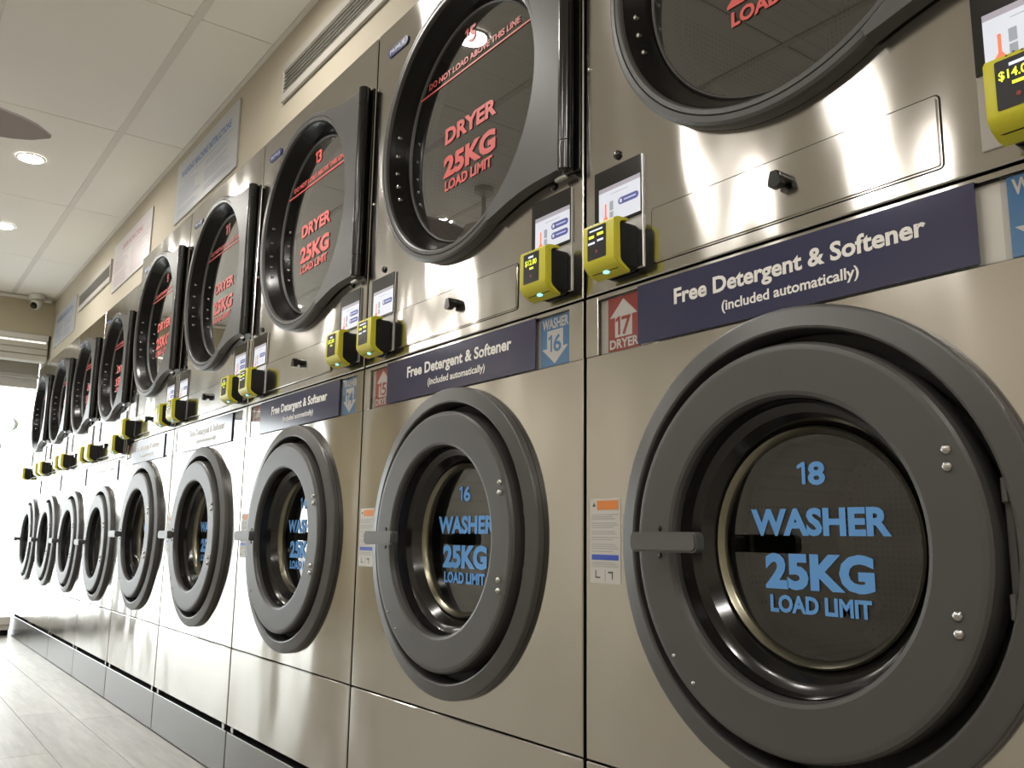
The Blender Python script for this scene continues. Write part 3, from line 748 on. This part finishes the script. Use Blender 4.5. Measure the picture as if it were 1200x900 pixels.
        for vv in ((.20, .50) if side > 0 else (.40,)):
            pts = rrect(a + (b - a) * .72, z0 + (z1 - z0) * (vv + .1), (b - a) * .48, (z1 - z0) * .20, (z1 - z0) * .095, 4)
            bm.faces.new([bm.verts.new((x, y - .0003, z)) for x, z in pts]).material_index = 4
            r_(.52, .57, vv + .05, vv + .15, 0, .0006); r_(.62, .9, vv + .08, vv + .12, 5, .0006)
        o = finish('screen', bm, [SCR_W, SCR_G, SCR_O, SCR_T, SCR_N, SCR_L], cp, 'keep')
        px = c0 + .004 if side > 0 else c0 - .002
        bolts('panel_plug', BLACK, t, [], 0, 0, 0)
        bm = bmesh.new(); cyl(bm, px, 1.481 + dz, .0085, -.004, -.0003, 20, 0, .003); ch(finish('panel_plug', bm, BLACK, t, 50))
    # small bright screws down the left edge
    bm = bmesh.new()
    for z in (cz - .08, cz + .26):
        bm = bmesh.new(); cyl(bm, X0 + .010, z, .0042, -.003, -.0003, 12, 0, .0015); ch(finish('screw', bm, CHROME, t, 50))
    return ox, X0, X1, dz

def reader(x, dz, i, side, label):
    """yellow and black payment reader; origin at the middle of its back on the dryer panel"""
    zc = 1.286 + dz
    t = thing('card_reader', label, 'card reader', (x, -.0032, zc), 'yellow payment readers on the dryers')
    bm = bmesh.new(); w_ = .0400
    prism_y(bm, rrect(0, .0035, .0815, .086, .010, 4), -.0400, -.0003)
    finish('back_box', bm, BLACKM, t, 40)
    bm = bmesh.new()
    pts = [(-.022, .0525), (-.045, .0515), (-.054, .0480), (-.0555, .0440), (-.0555, -.0190), (-.0540, -.0260), (-.046, -.0355), (-.030, -.0435), (-.018, -.0450), (-.018, -.0400), (-.030, -.0380), (-.0400, -.0310), (-.0440, -.0240), (-.0450, .0400), (-.0410, .0455), (-.022, .0470)]
    prism_x(bm, pts, -.0420, .0420)
    bmesh.ops.bevel(bm, geom=[e for e in bm.edges if abs(abs(e.verts[0].co.x) - .0420) < 1e-5 and abs(e.verts[0].co.x - e.verts[1].co.x) < 1e-6], offset=.0022, segments=2, affect='EDGES')
    finish('cover', bm, YELLOW, t, 35)
    bm = bmesh.new(); prism_y(bm, rrect(-.004, .0125, .048, .060, .002, 2), -.0562, -.0550)
    def q(a, b, c, d, mi): bm.faces.new([bm.verts.new((u, -.0566, v)) for u, v in ((a, c), (b, c), (b, d), (a, d))]).material_index = mi
    if i == 0 and side > 0:
        q(-.012, .006, .032, .036, 2); put_text(bm, '$14.00', -.024, .014, .018, .011, -.0568, .02, 1); q(-.010, .006, .009, .013, 1)
    elif side > 0:
        q(-.012, .004, .032, .036, 2); put_text(bm, '$12.00', -.022, .014, .018, .011, -.0568, .02, 1); q(-.008, .004, .009, .013, 1)
    else:
        q(-.022, .012, .034, .037, 2); q(-.024, -.010, .022, .027, 1); q(-.002, .014, .024, .029, 1); q(-.026, -.008, .011, .015, 2); q(-.002, .014, .013, .017, 2)
    f = bm.faces.new([bm.verts.new((-.004 + .003 * math.cos(PI * j / 4), -.0566, -.004 + .003 * math.sin(PI * j / 4))) for j in range(8)]); f.material_index = 3
    finish('display', bm, [RD_SCR, RD_Y, RD_W, RD_R], t, 'keep')
    # little marks above the display, blue lamp under the chin
    bm = bmesh.new()
    for a, b in ((-.014, .0458), (-.006, .0475), (.003, .0460)): 
        bm.faces.new([bm.verts.new((a + .0018 * math.cos(PI * j / 3), -.0559, b + .0009 * math.sin(PI * j / 3) )) for j in range(6)])
    finish('marks', bm, RD_SCR, t, 'keep')
    bm = bmesh.new(); u = Vector((0, .016, -.009)).normalized(); o_ = Vector((.002, -.0382, -.0397)); nn = Vector((0, -u.z * -1, 0))
    n_ = Vector((0, -.49, -.87))
    bm.faces.new([bm.verts.new(o_ + n_ * .0008 + Vector((.008 * math.cos(PI * j / 6), 0, 0)) + u * .0042 * math.sin(PI * j / 6)) for j in range(12)])
    finish('blue_lamp', bm, LED_B, t, 'keep')

PLACES = ['nearest', 'second', 'third', 'fourth', 'fifth', 'sixth', 'seventh', 'eighth', 'farthest']
for i in range(9):
    ox, X0, X1, k, lz0, lz1, lx0, lx1 = washer(i)
    banner(i, ox, k, lz0, lz1, lx0, lx1)
    ox, X0, X1, dz = dryer(i)
    if i == 0: l1, l2 = 'yellow card reader showing $14.00 at the right edge of the picture', 'yellow card reader with four short words on its display, left side of nearest dryer'
    elif i == 1: l1, l2 = 'yellow card reader with yellow price, right side of the dryer with red 15', 'yellow card reader at the left side of the dryer numbered 15'
    else:
        w_ = 'dryer numbered 13' if i == 2 else ('farthest dryer' if i == 8 else '%s dryer from the near end' % ORD[i])
        l1, l2 = 'yellow card reader on the right side of the ' + w_, 'yellow card reader on the left side of the ' + w_
    reader(ox + X1 - .093 + .012, dz, i, 1, l1)
    reader(ox + X0 + .092 + .008, dz, i, -1, l2)

# ------------------------------------------------------------------ plinth under the washers
pl = thing('plinth', 'low plinth of dull stainless panels under the row of washers', 'plinth', (-2.9, 0, 0))
for i in range(9):
    a, b = BX[i + 1] + .0042, BX[i] - .0042
    o = box('base_panel', PLINTH, pl, a, b, .001, .012, .001, .1455, .002); o.location = -Vector(pl.location)
    for xx in (a + .03, b - .05):
        q = box('levelling_bracket', BOLT, pl, xx, xx + .022, .004, .03, .1458, .1655, .001); q.location = -Vector(pl.location)
o = box('base_core', BLACKM, pl, BX[9], BX[0], .0125, .70, .001, .1450); o.location = -Vector(pl.location)
